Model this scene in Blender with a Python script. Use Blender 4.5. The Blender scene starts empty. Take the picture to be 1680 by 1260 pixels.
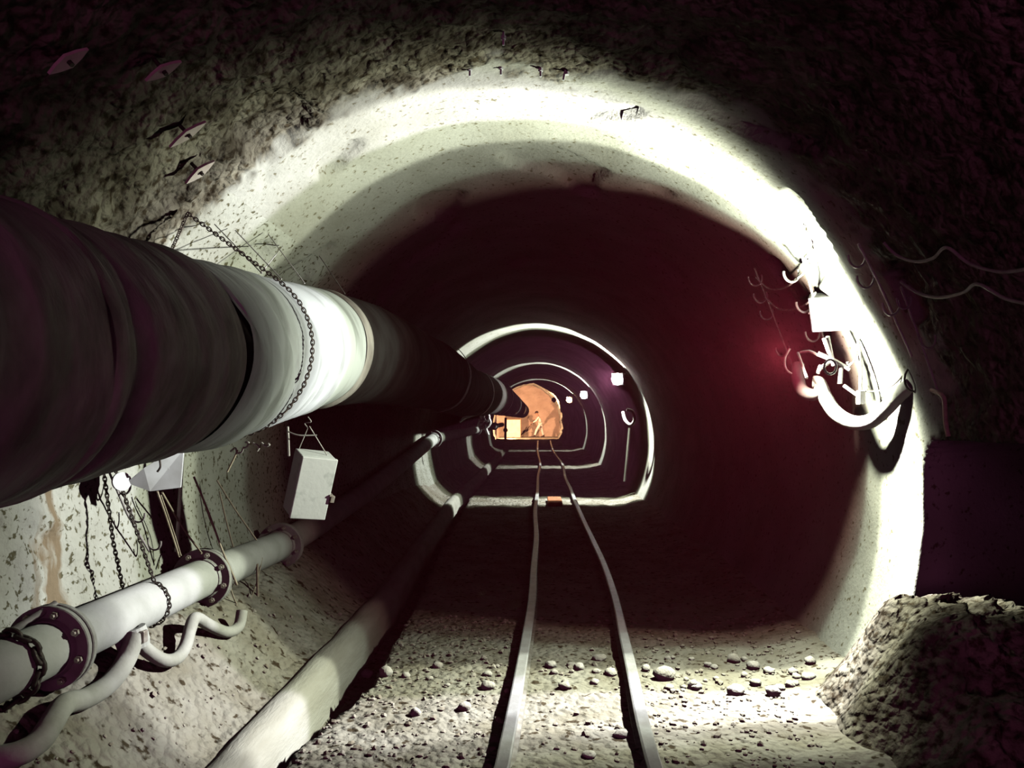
import bpy, bmesh, math, random
from mathutils import Vector, Matrix, noise
random.seed(7)
S = bpy.context.scene
COL = S.collection
# ------------------------------------------------------------------ camera, world, exposure
F = 1200.0            # focal length in pixels of the 1680 wide frame
VX, VY = 884.0, 688.0  # where the tunnel axis meets the picture
EYE = 1.65
cam_d = bpy.data.cameras.new('camera')
cam_d.sensor_width = 36.0
cam_d.lens = F / 1680.0 * 36.0
cam_d.shift_x = -(VX - 840.0) / 1680.0
cam_d.shift_y = (VY - 630.0) / 1680.0
cam_d.clip_start = 0.02
cam = bpy.data.objects.new('camera', cam_d)
cam.location = (0, 0, EYE)
cam.rotation_euler = (math.pi / 2, 0, 0)
COL.objects.link(cam)
S.camera = cam
S.view_settings.view_transform = 'Standard'
S.view_settings.look = 'None'
S.view_settings.exposure = 0.0
S.view_settings.gamma = 1.0
S.view_settings.use_curve_mapping = False
S.cycles.diffuse_bounces = 0      # high contrast film: light bounced off the walls does not register
S.cycles.glossy_bounces = 2
w = bpy.data.worlds.new('world'); S.world = w; w.use_nodes = True
bg = w.node_tree.nodes['Background']
bg.inputs[0].default_value = (0.60, 0.14, 0.36, 1)  # maroon ambient fill added to lift and tint the dark walls
bg.inputs[1].default_value = 0.8

# ------------------------------------------------------------------ materials
def mat(name, col, rough=0.85, metal=0.0, col2=None, scale=6.0, bump=0.0, bscale=40.0, detail=6.0,
        mid=(0.35, 0.65), spec=0.3, emit=None, estr=0.0, stretch=(1, 1, 1), bdist=0.02, fine=None, into=None, pebble=0.0):
    m = bpy.data.materials.new(name); m.use_nodes = True
    nt = m.node_tree; N = nt.nodes; L = nt.links
    b = N['Principled BSDF']
    if into:      # a second surface blended in by the mesh attribute «zone»
        bpy.data.materials.remove(m); m = into; nt = m.node_tree; N = nt.nodes; L = nt.links
        old = N['Material Output'].inputs['Surface'].links[0].from_socket
        b = N.new('ShaderNodeBsdfPrincipled'); ms = N.new('ShaderNodeMixShader'); at = N.new('ShaderNodeAttribute'); at.attribute_name = 'zone'
        L.new(at.outputs['Fac'], ms.inputs[0]); L.new(old, ms.inputs[1]); L.new(b.outputs[0], ms.inputs[2])
        L.new(ms.outputs[0], N['Material Output'].inputs['Surface'])
    b.inputs['Base Color'].default_value = (*col, 1)
    b.inputs['Roughness'].default_value = rough
    b.inputs['Metallic'].default_value = metal
    b.inputs['Specular IOR Level'].default_value = spec
    tc = N.new('ShaderNodeNewGeometry')
    mp = N.new('ShaderNodeMapping'); mp.inputs['Scale'].default_value = stretch
    L.new(tc.outputs['Position'], mp.inputs['Vector'])
    if col2:
        n = N.new('ShaderNodeTexNoise'); n.inputs['Scale'].default_value = scale
        n.inputs['Detail'].default_value = detail
        L.new(mp.outputs[0], n.inputs['Vector'])
        r = N.new('ShaderNodeValToRGB')
        r.color_ramp.elements[0].position = mid[0]; r.color_ramp.elements[0].color = (*col2, 1)
        r.color_ramp.elements[1].position = mid[1]; r.color_ramp.elements[1].color = (*col, 1)
        L.new(n.outputs['Fac'], r.inputs['Fac'])
        out = r.outputs['Color']
        if fine:
            n3 = N.new('ShaderNodeTexNoise'); n3.inputs['Scale'].default_value = fine[1]; n3.inputs['Detail'].default_value = 4
            L.new(tc.outputs['Position'], n3.inputs['Vector'])
            r3 = N.new('ShaderNodeValToRGB')
            r3.color_ramp.elements[0].position = fine[2]; r3.color_ramp.elements[0].color = (*fine[0], 1)
            r3.color_ramp.elements[1].position = fine[3]; r3.color_ramp.elements[1].color = (1, 1, 1, 1)
            L.new(n3.outputs['Fac'], r3.inputs['Fac'])
            mx = N.new('ShaderNodeMix'); mx.data_type = 'RGBA'; mx.blend_type = 'MULTIPLY'
            mx.inputs[0].default_value = 1.0
            L.new(out, mx.inputs[6]); L.new(r3.outputs['Color'], mx.inputs[7])
            out = mx.outputs[2]
        L.new(out, b.inputs['Base Color'])
    if bump:
        n2 = N.new('ShaderNodeTexNoise'); n2.inputs['Scale'].default_value = bscale
        n2.inputs['Detail'].default_value = 5
        L.new(mp.outputs[0], n2.inputs['Vector'])
        hgt = n2.outputs['Fac']
        if pebble:    # packed grains of mixed size
            vo = N.new('ShaderNodeTexVoronoi'); vo.inputs['Scale'].default_value = pebble; vo.feature = 'SMOOTH_F1'
            vo.inputs['Smoothness'].default_value = 0.35; vo.inputs['Randomness'].default_value = 1.0
            wv = N.new('ShaderNodeTexNoise'); wv.inputs['Scale'].default_value = pebble * 0.8; L.new(mp.outputs[0], wv.inputs['Vector'])
            ad = N.new('ShaderNodeMix'); ad.data_type = 'VECTOR'; ad.inputs[0].default_value = 0.04
            L.new(mp.outputs[0], ad.inputs[4]); L.new(wv.outputs['Color'], ad.inputs[5]); L.new(ad.outputs[1], vo.inputs['Vector'])
            mm = N.new('ShaderNodeMath'); mm.operation = 'SUBTRACT'; L.new(hgt, mm.inputs[0]); L.new(vo.outputs['Distance'], mm.inputs[1]); hgt = mm.outputs[0]
        bp = N.new('ShaderNodeBump'); bp.inputs['Strength'].default_value = bump
        bp.inputs['Distance'].default_value = bdist
        L.new(hgt, bp.inputs['Height'])
        L.new(bp.outputs['Normal'], b.inputs['Normal'])
    if emit:
        b.inputs['Emission Color'].default_value = (*emit, 1)
        b.inputs['Emission Strength'].default_value = estr
    return m

M = {}
M['shotcrete'] = mat('shotcrete', (0.53, 0.545, 0.48), 0.95, col2=(0.39, 0.395, 0.33), scale=1.6, bump=0.35, bscale=38, spec=0.1,
                     bdist=0.02, fine=((0.42, 0.38, 0.28), 26, 0.30, 0.40))
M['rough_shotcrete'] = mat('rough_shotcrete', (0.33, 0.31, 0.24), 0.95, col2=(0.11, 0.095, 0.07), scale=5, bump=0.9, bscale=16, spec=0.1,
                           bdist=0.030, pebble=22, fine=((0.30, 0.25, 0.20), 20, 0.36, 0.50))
M['ground'] = mat('pale_ground', (0.44, 0.425, 0.36), 0.95, col2=(0.29, 0.27, 0.205), scale=3, bump=0.8, bscale=14, spec=0.1, bdist=0.03, pebble=20,
                  fine=((0.20, 0.16, 0.12), 17, 0.34, 0.42))
M['lip'] = mat('ditch_lip_concrete', (0.66, 0.66, 0.58), 0.9, col2=(0.52, 0.51, 0.43), scale=3, bump=0.3, bscale=18, spec=0.1, stretch=(3, 0.7, 3))
M['stone'] = mat('pale_stone', (0.74, 0.72, 0.66), 0.9, col2=(0.58, 0.55, 0.47), scale=9, bump=0.4, bscale=60, spec=0.15)
M['gravel'] = mat('gravel_stone', (0.58, 0.55, 0.47), 0.92, col2=(0.33, 0.29, 0.22), scale=14, spec=0.1)
M['rock_face'] = mat('rock_face', (0.66, 0.53, 0.44), 0.95, col2=(0.54, 0.42, 0.34), scale=1.3, bump=0.35, bscale=6, spec=0.1, bdist=0.08)
M['duct'] = mat('duct_canvas', (0.40, 0.375, 0.34), 0.65, col2=(0.11, 0.09, 0.08), scale=2.0, bump=0.5, bscale=5, mid=(0.36, 0.60),
                spec=0.17, stretch=(1.2, 3, 1.2), bdist=0.03)
M['duct_far'] = mat('sooty_duct_canvas', (0.07, 0.068, 0.065), 0.85, col2=(0.035, 0.03, 0.028), scale=2.0, bump=0.3, bscale=5, spec=0.04, stretch=(1.2, 3, 1.2), bdist=0.02)  # far duct: shade of the unlit stretch put into the canvas colour
M['duct_pale'] = mat('pale_duct_canvas', (0.54, 0.58, 0.56), 0.6, col2=(0.29, 0.31, 0.29), scale=1.6, bump=0.4, bscale=5, mid=(0.34, 0.50),
                     spec=0.25, stretch=(1.0, 4, 1.0), bdist=0.02)
M['pipe'] = mat('painted_pipe', (0.70, 0.72, 0.68), 0.8, col2=(0.55, 0.57, 0.52), scale=5, bump=0.08, bscale=40, spec=0.12)
M['flange'] = mat('flange_iron', (0.60, 0.62, 0.58), 0.6, col2=(0.42, 0.42, 0.38), scale=8, bump=0.15, bscale=60)
M['bolt'] = mat('bolt_steel', (0.55, 0.52, 0.48), 0.45, metal=0.4, col2=(0.35, 0.3, 0.25), scale=30)
M['darkiron'] = mat('dark_iron', (0.11, 0.095, 0.08), 0.6, metal=0.3, col2=(0.05, 0.04, 0.035), scale=40)
M['rustchain'] = mat('rusty_chain', (0.26, 0.22, 0.18), 0.6, metal=0.2, col2=(0.12, 0.10, 0.08), scale=40)
M['hose'] = mat('rubber_hose', (0.60, 0.61, 0.55), 0.65, col2=(0.44, 0.45, 0.38), scale=7, bump=0.15, bscale=30)
M['wire'] = mat('tan_wire', (0.60, 0.53, 0.40), 0.6, col2=(0.42, 0.36, 0.26), scale=30)
M['greywire'] = mat('grey_wire', (0.60, 0.60, 0.57), 0.5, metal=0.2, col2=(0.42, 0.41, 0.38), scale=30)
M['cable'] = mat('grey_cable', (0.42, 0.40, 0.38), 0.6, col2=(0.30, 0.28, 0.26), scale=20)
M['box'] = mat('white_enamel', (0.84, 0.88, 0.87), 0.5, col2=(0.52, 0.57, 0.55), scale=9, mid=(0.30, 0.42), bump=0.08, bscale=30)
M['sheet'] = mat('pale_sheet', (0.60, 0.63, 0.62), 0.55, col2=(0.47, 0.49, 0.47), scale=9)
M['rail'] = mat('worn_rail', (0.72, 0.74, 0.74), 0.35, metal=0.35, col2=(0.58, 0.58, 0.57), scale=12, bump=0.1, bscale=50, spec=0.5)
M['railside'] = mat('dusty_rail', (0.46, 0.45, 0.40), 0.8, col2=(0.28, 0.26, 0.22), scale=20)
M['plate'] = mat('anchor_plate', (0.85, 0.78, 0.70), 0.6, col2=(0.70, 0.62, 0.54), scale=20)
M['lamp_body'] = mat('lamp_body', (0.55, 0.55, 0.55), 0.5, metal=0.3, col2=(0.45, 0.45, 0.45), scale=20)
M['glass_white'] = mat('lit_glass', (0.9, 0.9, 0.9), 0.4, emit=(1.0, 0.95, 0.93), estr=5.0)
M['glass_far'] = mat('lit_glass_far', (0.9, 0.9, 0.9), 0.4, emit=(1.0, 0.88, 0.90), estr=14.0)
M['glass_warm'] = mat('lit_glass_warm', (0.9, 0.8, 0.6), 0.4, emit=(1.0, 0.62, 0.30), estr=9.0)
M['skin'] = mat('skin', (0.45, 0.26, 0.18), 0.6, col2=(0.40, 0.23, 0.16), scale=20)
M['clothes'] = mat('pale_workwear', (0.80, 0.78, 0.74), 0.9, col2=(0.68, 0.65, 0.60), scale=7)
M['dark'] = mat('dark_rubber', (0.05, 0.035, 0.03), 0.7, col2=(0.03, 0.02, 0.02), scale=20)
M['timber'] = mat('orange_timber', (0.55, 0.33, 0.15), 0.8, col2=(0.38, 0.2, 0.09), scale=9, stretch=(4, 4, 1))
M['rust'] = mat('rust_orange', (0.62, 0.25, 0.12), 0.7, col2=(0.45, 0.17, 0.08), scale=14)  # orange reflection painted into the floor board; the mouth shares it
M['canvas'] = mat('white_canvas', (0.85, 0.82, 0.70), 0.9, col2=(0.75, 0.70, 0.58), scale=5)

def stain(m, centre_y, half, col, wob=0.12):
    """a vertical water stain running down a wall at one place along the tunnel"""
    nt = m.node_tree; N = nt.nodes; L = nt.links; b = N['Principled BSDF']
    src = b.inputs['Base Color'].links[0].from_socket
    g = N.new('ShaderNodeNewGeometry'); sp = N.new('ShaderNodeSeparateXYZ'); L.new(g.outputs['Position'], sp.inputs[0])
    n = N.new('ShaderNodeTexNoise'); n.inputs['Scale'].default_value = 7; n.inputs['Detail'].default_value = 5
    mp = N.new('ShaderNodeMapping'); mp.inputs['Scale'].default_value = (1, 1.4, 0.35); L.new(g.outputs['Position'], mp.inputs[0]); L.new(mp.outputs[0], n.inputs['Vector'])
    def mth(op, a, b_):
        q = N.new('ShaderNodeMath'); q.operation = op
        for i_, v in enumerate((a, b_)):
            if v is None: continue
            if isinstance(v, (int, float)): q.inputs[i_].default_value = v
            else: L.new(v, q.inputs[i_])
        return q.outputs[0]
    off = mth('MULTIPLY', mth('SUBTRACT', n.outputs['Fac'], 0.5), wob * 4)
    dist = mth('ABSOLUTE', mth('SUBTRACT', mth('ADD', sp.outputs['Y'], off), centre_y), None)
    mr = N.new('ShaderNodeMapRange'); mr.inputs[1].default_value = half * 1.5; mr.inputs[2].default_value = half * 0.4
    L.new(dist, mr.inputs[0])
    mx = N.new('ShaderNodeMix'); mx.data_type = 'RGBA'
    L.new(mr.outputs[0], mx.inputs[0]); L.new(src, mx.inputs[6]); mx.inputs[7].default_value = (*col, 1)
    L.new(mx.outputs[2], b.inputs['Base Color'])
M['stained'] = mat('stained_shotcrete', (0.53, 0.55, 0.48), 0.95, col2=(0.39, 0.40, 0.33), scale=2.2, bump=0.5, bscale=30, spec=0.1,
                   bdist=0.02, fine=((0.24, 0.22, 0.15), 30, 0.36, 0.43), stretch=(1, 1, 0.8))
stain(M['stained'], 3.56, 0.07, (0.24, 0.19, 0.12))
for q in ('shotcrete', 'stained'):
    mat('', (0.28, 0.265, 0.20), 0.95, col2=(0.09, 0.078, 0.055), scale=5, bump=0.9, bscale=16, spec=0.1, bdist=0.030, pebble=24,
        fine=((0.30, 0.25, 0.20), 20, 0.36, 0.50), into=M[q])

# ------------------------------------------------------------------ helpers
def P(px, py, d):
    """point seen at a picture position, at depth d metres into the tunnel"""
    return Vector(((px - VX) / F * d, d, EYE + (VY - py) / F * d))

def tag(o, label=None, cat=None, group=None, kind=None):
    if label: o['label'] = label
    if cat: o['category'] = cat
    if group: o['group'] = group
    if kind: o['kind'] = kind
    return o

def thing(name, label, cat, loc, group=None):
    o = bpy.data.objects.new(name, None); o.empty_display_size = 0.1
    o.location = loc; COL.objects.link(o)
    return tag(o, label, cat, group)

def smooth_path(pts, n=8):
    pts = [Vector(p) for p in pts]
    if len(pts) < 3: return pts
    out = []
    for i in range(len(pts) - 1):
        p0 = pts[max(i - 1, 0)]; p1 = pts[i]; p2 = pts[i + 1]; p3 = pts[min(i + 2, len(pts) - 1)]
        for k in range(n):
            t = k / n
            out.append(0.5 * ((2 * p1) + (p2 - p0) * t + (2 * p0 - 5 * p1 + 4 * p2 - p3) * t * t + (3 * p1 - p0 - 3 * p2 + p3) * t ** 3))
    out.append(pts[-1])
    return out

class MB:
    def __init__(s): s.v = []; s.f = []; s.sm = []
    def add(s, vs, fs, smooth=True):
        o = len(s.v); s.v += [Vector(v) for v in vs]
        for f in fs: s.f.append([o + i for i in f]); s.sm.append(smooth)
        return s
    def tube(s, pts, r, n=8, caps=True, closed=False, smooth=True):
        pts = [Vector(p) for p in pts]; k = len(pts)
        rs = r if isinstance(r, (list, tuple)) else [r] * k
        vs = []; fs = []
        up = None
        for i, p in enumerate(pts):
            if closed: t = pts[(i + 1) % k] - pts[i - 1]
            else: t = pts[min(i + 1, k - 1)] - pts[max(i - 1, 0)]
            if t.length < 1e-9: t = Vector((0, 0, 1))
            t.normalize()
            if up is None:
                a = Vector((0, 0, 1)) if abs(t.z) < 0.9 else Vector((1, 0, 0))
                up = (a - t * a.dot(t)).normalized()
            else:
                up = (up - t * up.dot(t))
                up = up.normalized() if up.length > 1e-6 else t.orthogonal().normalized()
            sd = t.cross(up)
            for j in range(n):
                a = 2 * math.pi * j / n
                vs.append(p + (up * math.cos(a) + sd * math.sin(a)) * rs[i])
        rows = k if closed else k - 1
        for i in range(rows):
            i2 = (i + 1) % k
            for j in range(n):
                j2 = (j + 1) % n
                fs.append([i * n + j, i * n + j2, i2 * n + j2, i2 * n + j])
        s.add(vs, fs, smooth)
        if caps and not closed:
            s.add(vs[:n], [list(range(n))][::1], False); s.f[-1].reverse()
            s.add(vs[-n:], [list(range(n))], False)
        return s
    def lathe(s, c, axis, prof, n=24, smooth=False):
        """prof: list of (distance along axis, radius)"""
        axis = Vector(axis).normalized(); a = axis.orthogonal().normalized(); b = axis.cross(a); c = Vector(c)
        vs = []; fs = []
        for (h, r) in prof:
            for j in range(n):
                t = 2 * math.pi * j / n
                vs.append(c + axis * h + (a * math.cos(t) + b * math.sin(t)) * r)
        for i in range(len(prof) - 1):
            for j in range(n):
                j2 = (j + 1) % n
                fs.append([i * n + j, i * n + j2, (i + 1) * n + j2, (i + 1) * n + j])
        return s.add(vs, fs, smooth)
    def boxo(s, o, ex, ey, ez):
        """box from corner o along three edge vectors"""
        o, ex, ey, ez = map(Vector, (o, ex, ey, ez))
        v = [o, o + ex, o + ex + ey, o + ey, o + ez, o + ex + ez, o + ex + ey + ez, o + ey + ez]
        return s.add(v, [[0, 3, 2, 1], [4, 5, 6, 7], [0, 1, 5, 4], [1, 2, 6, 5], [2, 3, 7, 6], [3, 0, 4, 7]], False)
    def boxc(s, c, h, R=None):
        R = R or Matrix.Identity(3); c = Vector(c)
        ex, ey, ez = [R @ Vector(e) for e in ((2 * h[0], 0, 0), (0, 2 * h[1], 0), (0, 0, 2 * h[2]))]
        return s.boxo(c - (ex + ey + ez) / 2, ex, ey, ez)
    def blob(s, c, r, sub=1, jit=0.25, sq=(1, 1, 1), seed=0, R=None):
        V, Fa = ico(sub); R = R or Matrix.Identity(3)
        vs = []
        for v in V:
            k = 1 + jit * noise.noise(v * 1.3 + Vector((seed * 3.1, seed * 1.7, 0))) * 1.6
            vs.append(Vector(c) + R @ Vector((v.x * sq[0], v.y * sq[1], v.z * sq[2])) * (r * k))
        return s.add(vs, Fa, sub > 1)
    def build(s, name, m, parent=None, bevel=0.0, origin=None):
        me = bpy.data.meshes.new(name)
        off = Vector((0, 0, 0)); q = parent
        if parent:
            while q: off += q.location; q = q.parent
            loc = Vector((0, 0, 0))
        else:
            if origin is None:
                xs = [v.x for v in s.v]; ys = [v.y for v in s.v]; zs = [v.z for v in s.v]
                origin = Vector(((min(xs) + max(xs)) / 2, (min(ys) + max(ys)) / 2, min(zs)))
            off = Vector(origin); loc = off
        me.from_pydata([v - off for v in s.v], [], s.f)
        me.polygons.foreach_set('use_smooth', s.sm)
        bm = bmesh.new(); bm.from_mesh(me); bmesh.ops.recalc_face_normals(bm, faces=bm.faces); bm.to_mesh(me); bm.free()
        ms = m if isinstance(m, (list, tuple)) else [m]
        for q in ms: me.materials.append(M[q])
        me.update()
        o = bpy.data.objects.new(name, me); o.location = loc; COL.objects.link(o)
        if parent: o.parent = parent
        if bevel:
            md = o.modifiers.new('bevel', 'BEVEL'); md.width = bevel; md.segments = 2
        return o
_ico = {}
def ico(sub):
    if sub not in _ico:
        bm = bmesh.new(); bmesh.ops.create_icosphere(bm, subdivisions=sub, radius=1)
        bm.verts.ensure_lookup_table()
        _ico[sub] = ([v.co.copy() for v in bm.verts], [[v.index for v in f.verts] for f in bm.faces]); bm.free()
    return _ico[sub]
def sst(a, b, x):
    t = min(1, max(0, (x - a) / (b - a))); return t * t * (3 - 2 * t)
def lerp_table(tab, d):
    if d <= tab[0][0]: return tab[0][1]
    for (a, va), (b, vb) in zip(tab, tab[1:]):
        if d <= b: return va + (vb - va) * (d - a) / (b - a)
    return tab[-1][1]

# ------------------------------------------------------------------ tunnel profile
RT = 2.33
def centre(d):
    e = sst(37, 44, d)
    return Vector((-0.05 - 0.28 * e, 1.25 + 0.16 * e))
def radius(th, d):
    """mean radius of the lining at angle th (0 = right wall, 90 deg = crown)"""
    e = sst(37, 44, d)
    r = RT + 0.12 * e
    if e > 0: r -= e * 0.72 * max(0.0, math.cos(th)) ** 0.8
    lo = max(0.0, -math.sin(th))
    return r + 0.10 * lo
def niche(d, z):
    """rounded recess in the right wall"""
    cx, cz, hx, hz, rr = 3.64, 0.95, 0.66, 0.58, 0.22
    qx = abs(d - cx) - hx + rr; qz = abs(z - cz) - hz + rr
    sd = math.hypot(max(qx, 0), max(qz, 0)) + min(max(qx, qz), 0) - rr
    return 1 - sst(-0.05, 0.0, sd)
def lining(th, d):
    c = centre(d); r = radius(th, d)
    ux, uz = math.cos(th), math.sin(th)
    p = Vector((ux * 2.3, d, uz * 2.3))
    fade = 1.0 if d < 9 else 0.8
    r += 0.045 * fade * noise.noise(p * 0.75) + 0.020 * fade * noise.noise(p * 2.1 + Vector((9, 3, 1)))
    if d < 9:
        roughz = 1 - sst(3.7, 4.25, d + 0.12 * noise.noise(p * 1.7))
        if ux > 0.2: roughz *= 0.75
        r += (0.004 + 0.030 * roughz) * noise.fractal(p * 8, 0.6, 2.0, 3)
        # shotcrete chipped off in patches around the crown
        ch = noise.noise(p * 1.9 + Vector((4, 7, 2)))
        if uz > 0.3: r += 0.05 * sst(0.34, 0.40, ch) * sst(3.2, 3.8, d)
        if ux > 0.3: r += 1.1 * niche(d, c.y + uz * RT)
    elif d > 41:
        r += 0.10 * noise.fractal(p * 1.5, 0.7, 2, 3)
    dy = 0.30 * niche(d, c.y + uz * RT) * sst(3.6, 4.1, d) if (ux > 0.3 and d < 9) else 0.0
    return Vector((c.x + ux * r, d + dy, c.y + uz * r))
def wallhit(px, py, inset=0.03):
    lo, hi = 0.3, 45.0
    for _ in range(50):
        m = (lo + hi) / 2; p = P(px, py, m); c = centre(m)
        dx, dz = p.x - c.x, p.z - c.y
        if math.hypot(dx, dz) > radius(math.atan2(dz, dx), m) - inset: hi = m
        else: lo = m
    return P(px, py, lo)
ds = []
d = -1.5
while d < 49.0:
    ds.append(d)
    d += 0.015 if 4.12 < d < 4.36 else 0.045 if 2.2 < d < 6.2 else (0.10 if d < 9 else 0.35)
def sector(name, a0, a1):
    n = int(round((a1 - a0) / 1.0))
    mb = MB(); vs = []; fs = []
    for dd in ds:
        for j in range(n + 1):
            vs.append(lining(math.radians(a0 + (a1 - a0) * j / n), dd))
    for i in range(len(ds) - 1):
        for j in range(n):
            a = i * (n + 1) + j
            fs.append([a, a + 1, a + n + 2, a + n + 1])
    mb.add(vs, fs, True)
    o = mb.build(name, 'stained' if name == 'wall_left' else 'shotcrete', origin=(0, 0, 0))
    zone = o.data.attributes.new('zone', 'FLOAT', 'POINT'); zv = []
    for c in vs:
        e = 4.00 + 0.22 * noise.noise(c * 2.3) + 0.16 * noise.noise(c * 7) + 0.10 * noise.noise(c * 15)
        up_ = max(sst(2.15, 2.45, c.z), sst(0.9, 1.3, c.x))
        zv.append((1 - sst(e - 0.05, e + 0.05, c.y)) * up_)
    zone.data.foreach_set('value', zv)
    tag(o, kind='structure')
    return o
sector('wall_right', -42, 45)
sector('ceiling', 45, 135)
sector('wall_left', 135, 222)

# ------------------------------------------------------------------ floor with drainage ditch
FL = [(-2, 0), (20, 0.0), (25, 0.04), (35, 0.16), (42, 0.34), (44.5, 0.50), (50, 0.55)]
DR = [(-2, -1.26), (3.3, -1.27), (3.6, -1.25), (4.2, -1.13), (4.6, -1.08), (6.9, -1.14), (9, -1.28), (15, -1.46), (40, -1.5)]
DL = [(-2, -1.38), (3.5, -1.385), (4.6, -1.38), (6.9, -1.36), (9, -1.46), (15, -1.68), (40, -1.72)]
def ditch_r(d): return lerp_table(DR, d)
def ditch_l(d): return lerp_table(DL, d)
def ground(x, d, fine=True):
    z = lerp_table(FL, d)
    e = 1 - sst(33, 38, d)
    dl, dr = ditch_l(d), ditch_r(d)
    z += 0.52 * sst(-0.12, -0.85, x - dl) * e
    z -= 0.26 * e * (sst(-0.06, 0.03, x - dl) - sst(-0.04, 0.04, x - dr))
    z += 0.10 * sst(1.5, 2.1, x)
    if fine:
        p = Vector((x, d, 0))
        z += 0.022 * noise.noise(p * 1.6) + 0.014 * noise.noise(p * 5) + (0.012 * noise.noise(p * 13) if d < 9 else 0)
        z += (0.012 * noise.noise(p * 2.2) + 0.022 * noise.noise(p * 5.5 + Vector((3, 1, 0)))) * (1 if d > 9 else 0)
    return z
ys = []
d = -1.5
while d < 49:
    ys.append(d); d += 0.04 if 2.6 < d < 6.5 else (0.12 if d < 10 else 0.1 if 13 < d < 17 else 0.3)
xs = [-2.55 + 0.045 * i for i in range(113)]
mb = MB()
nx = len(xs)
mb.add([Vector((x, y, ground(x, y))) for y in ys for x in xs],
       [[i * nx + j, i * nx + j + 1, (i + 1) * nx + j + 1, (i + 1) * nx + j] for i in range(len(ys) - 1) for j in range(nx - 1)])
tag(mb.build('floor', 'ground', origin=(0, 0, 0)), kind='structure')

# smooth concrete lip along the ditch
mb = MB(); vs = []; fs = []; m_ = 0
sec = [(-0.24, -0.12), (-0.20, 0.0), (-0.14, 0.045), (-0.08, 0.055), (-0.02, 0.03), (0.01, -0.02), (0.03, -0.10), (0.035, -0.26)]
n = len(sec); dd = 2.4; yy = []
while dd < 33: yy.append(dd); dd += 0.06 if dd < 8 else 0.4
for y in yy:
    sw = 0.012 * noise.noise(Vector((0, y * 2.3, 4)))
    for u, v in sec: vs.append(Vector((ditch_l(y) + u + sw, y, lerp_table(FL, y) + v + 0.012 * noise.noise(Vector((u * 9, y * 3, 0))))))
for i in range(len(yy) - 1):
    for j in range(n - 1): fs.append([i * n + j, i * n + j + 1, (i + 1) * n + j + 1, (i + 1) * n + j])
mb.add(vs, fs, True)
tag(mb.build('trim_1', 'lip', origin=(ditch_l(4), 4, 0)), 'smooth pale concrete lip along the drainage ditch', None, None, 'structure')

# rock face closing the tunnel
mb = MB(); n = 44; vs = []; fs = []
for i in range(n + 1):
    for j in range(n + 1):
        x = -2.7 + 5.4 * i / n; z = 0.2 + 4.0 * j / n
        q = Vector((x, 0, z))
        vs.append(Vector((x, 47.6 - 0.7 * (abs(x + 0.3) / 2.2) ** 2.5 + 0.12 * noise.fractal(q * 0.9, 0.7, 2, 4), z)))
for i in range(n):
    for j in range(n):
        a = i * (n + 1) + j; fs.append([a, a + 1, a + n + 2, a + n + 1])
mb.add(vs, fs, False)
tag(mb.build('wall_end', 'rock_face', origin=(0, 47, 0)), kind='structure')

# ------------------------------------------------------------------ lamps
def ramp_light(name, loc, power, stops, axis=(0, 1, -0.20), radius_=0.045):
    l = bpy.data.lights.new(name, 'POINT'); l.energy = power; l.shadow_soft_size = radius_
    l.use_nodes = True
    nt = l.node_tree; N = nt.nodes; L = nt.links
    em = N['Emission']
    g = N.new('ShaderNodeNewGeometry')
    dt = N.new('ShaderNodeVectorMath'); dt.operation = 'DOT_PRODUCT'; dt.inputs[1].default_value = Vector(axis).normalized()
    L.new(g.outputs['Incoming'], dt.inputs[0])
    mr = N.new('ShaderNodeMapRange'); mr.inputs[1].default_value = -1; mr.inputs[2].default_value = 1
    L.new(dt.outputs['Value'], mr.inputs[0])
    cr = N.new('ShaderNodeValToRGB'); e = cr.color_ramp.elements
    while len(e) > 1: e.remove(e[-1])
    e[0].position = (stops[0][0] + 1) / 2; e[0].color = (*stops[0][1], 1)
    for s_, c_ in stops[1:]:
        k = e.new((s_ + 1) / 2); k.color = (*c_, 1)
    L.new(mr.outputs[0], cr.inputs[0]); L.new(cr.outputs['Color'], em.inputs['Color'])
    o = bpy.data.objects.new(name, l); o.location = loc; COL.objects.link(o)
    return o
def k(v, c=(1, 1, 1)): return tuple(v * q for q in c)
WHT = (1.0, 0.975, 0.945); OLV = (0.93, 0.95, 0.78); MAR = (0.5, 0.03, 0.08)
# beam shape coded by angle: a bright core across the tunnel, stepped shoulders, red spill added to tint the dark
BEAM = [(-1.0, k(0.0012, MAR)), (-0.70, k(0.0016, MAR)), (-0.60, k(0.002, OLV)), (-0.52, k(0.010, OLV)), (-0.45, k(0.10, OLV)), (-0.38, k(0.34, OLV)), (-0.295, k(0.50, WHT)),
        (-0.270, k(1, WHT)), (-0.095, k(1, WHT)), (-0.080, k(0.64, OLV)), (0.075, k(0.50, OLV)), (0.090, k(0.20, OLV)), (0.275, k(0.12, OLV)),
        (0.310, k(0.055, (1, 0.85, 0.7))), (0.43, k(0.030, (1, 0.6, 0.5))), (0.48, k(0.0030, MAR)), (1.0, k(0.0012, MAR))]
BEAM_FAR = [(-1.0, k(0.0012, MAR)), (-0.26, k(0.0016, MAR)), (-0.25, k(0.03, OLV)), (-0.20, k(0.22, OLV)),
            (-0.17, k(1, WHT)), (0.17, k(1, WHT)), (0.19, k(0.40, OLV)), (0.28, k(0.22, OLV)), (0.30, k(0.01, OLV)), (0.36, k(0.0016, MAR)), (1.0, k(0.0012, MAR))]
D1, D2, D3, D4 = 4.95, 15.0, 25.0, 35.0
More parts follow.
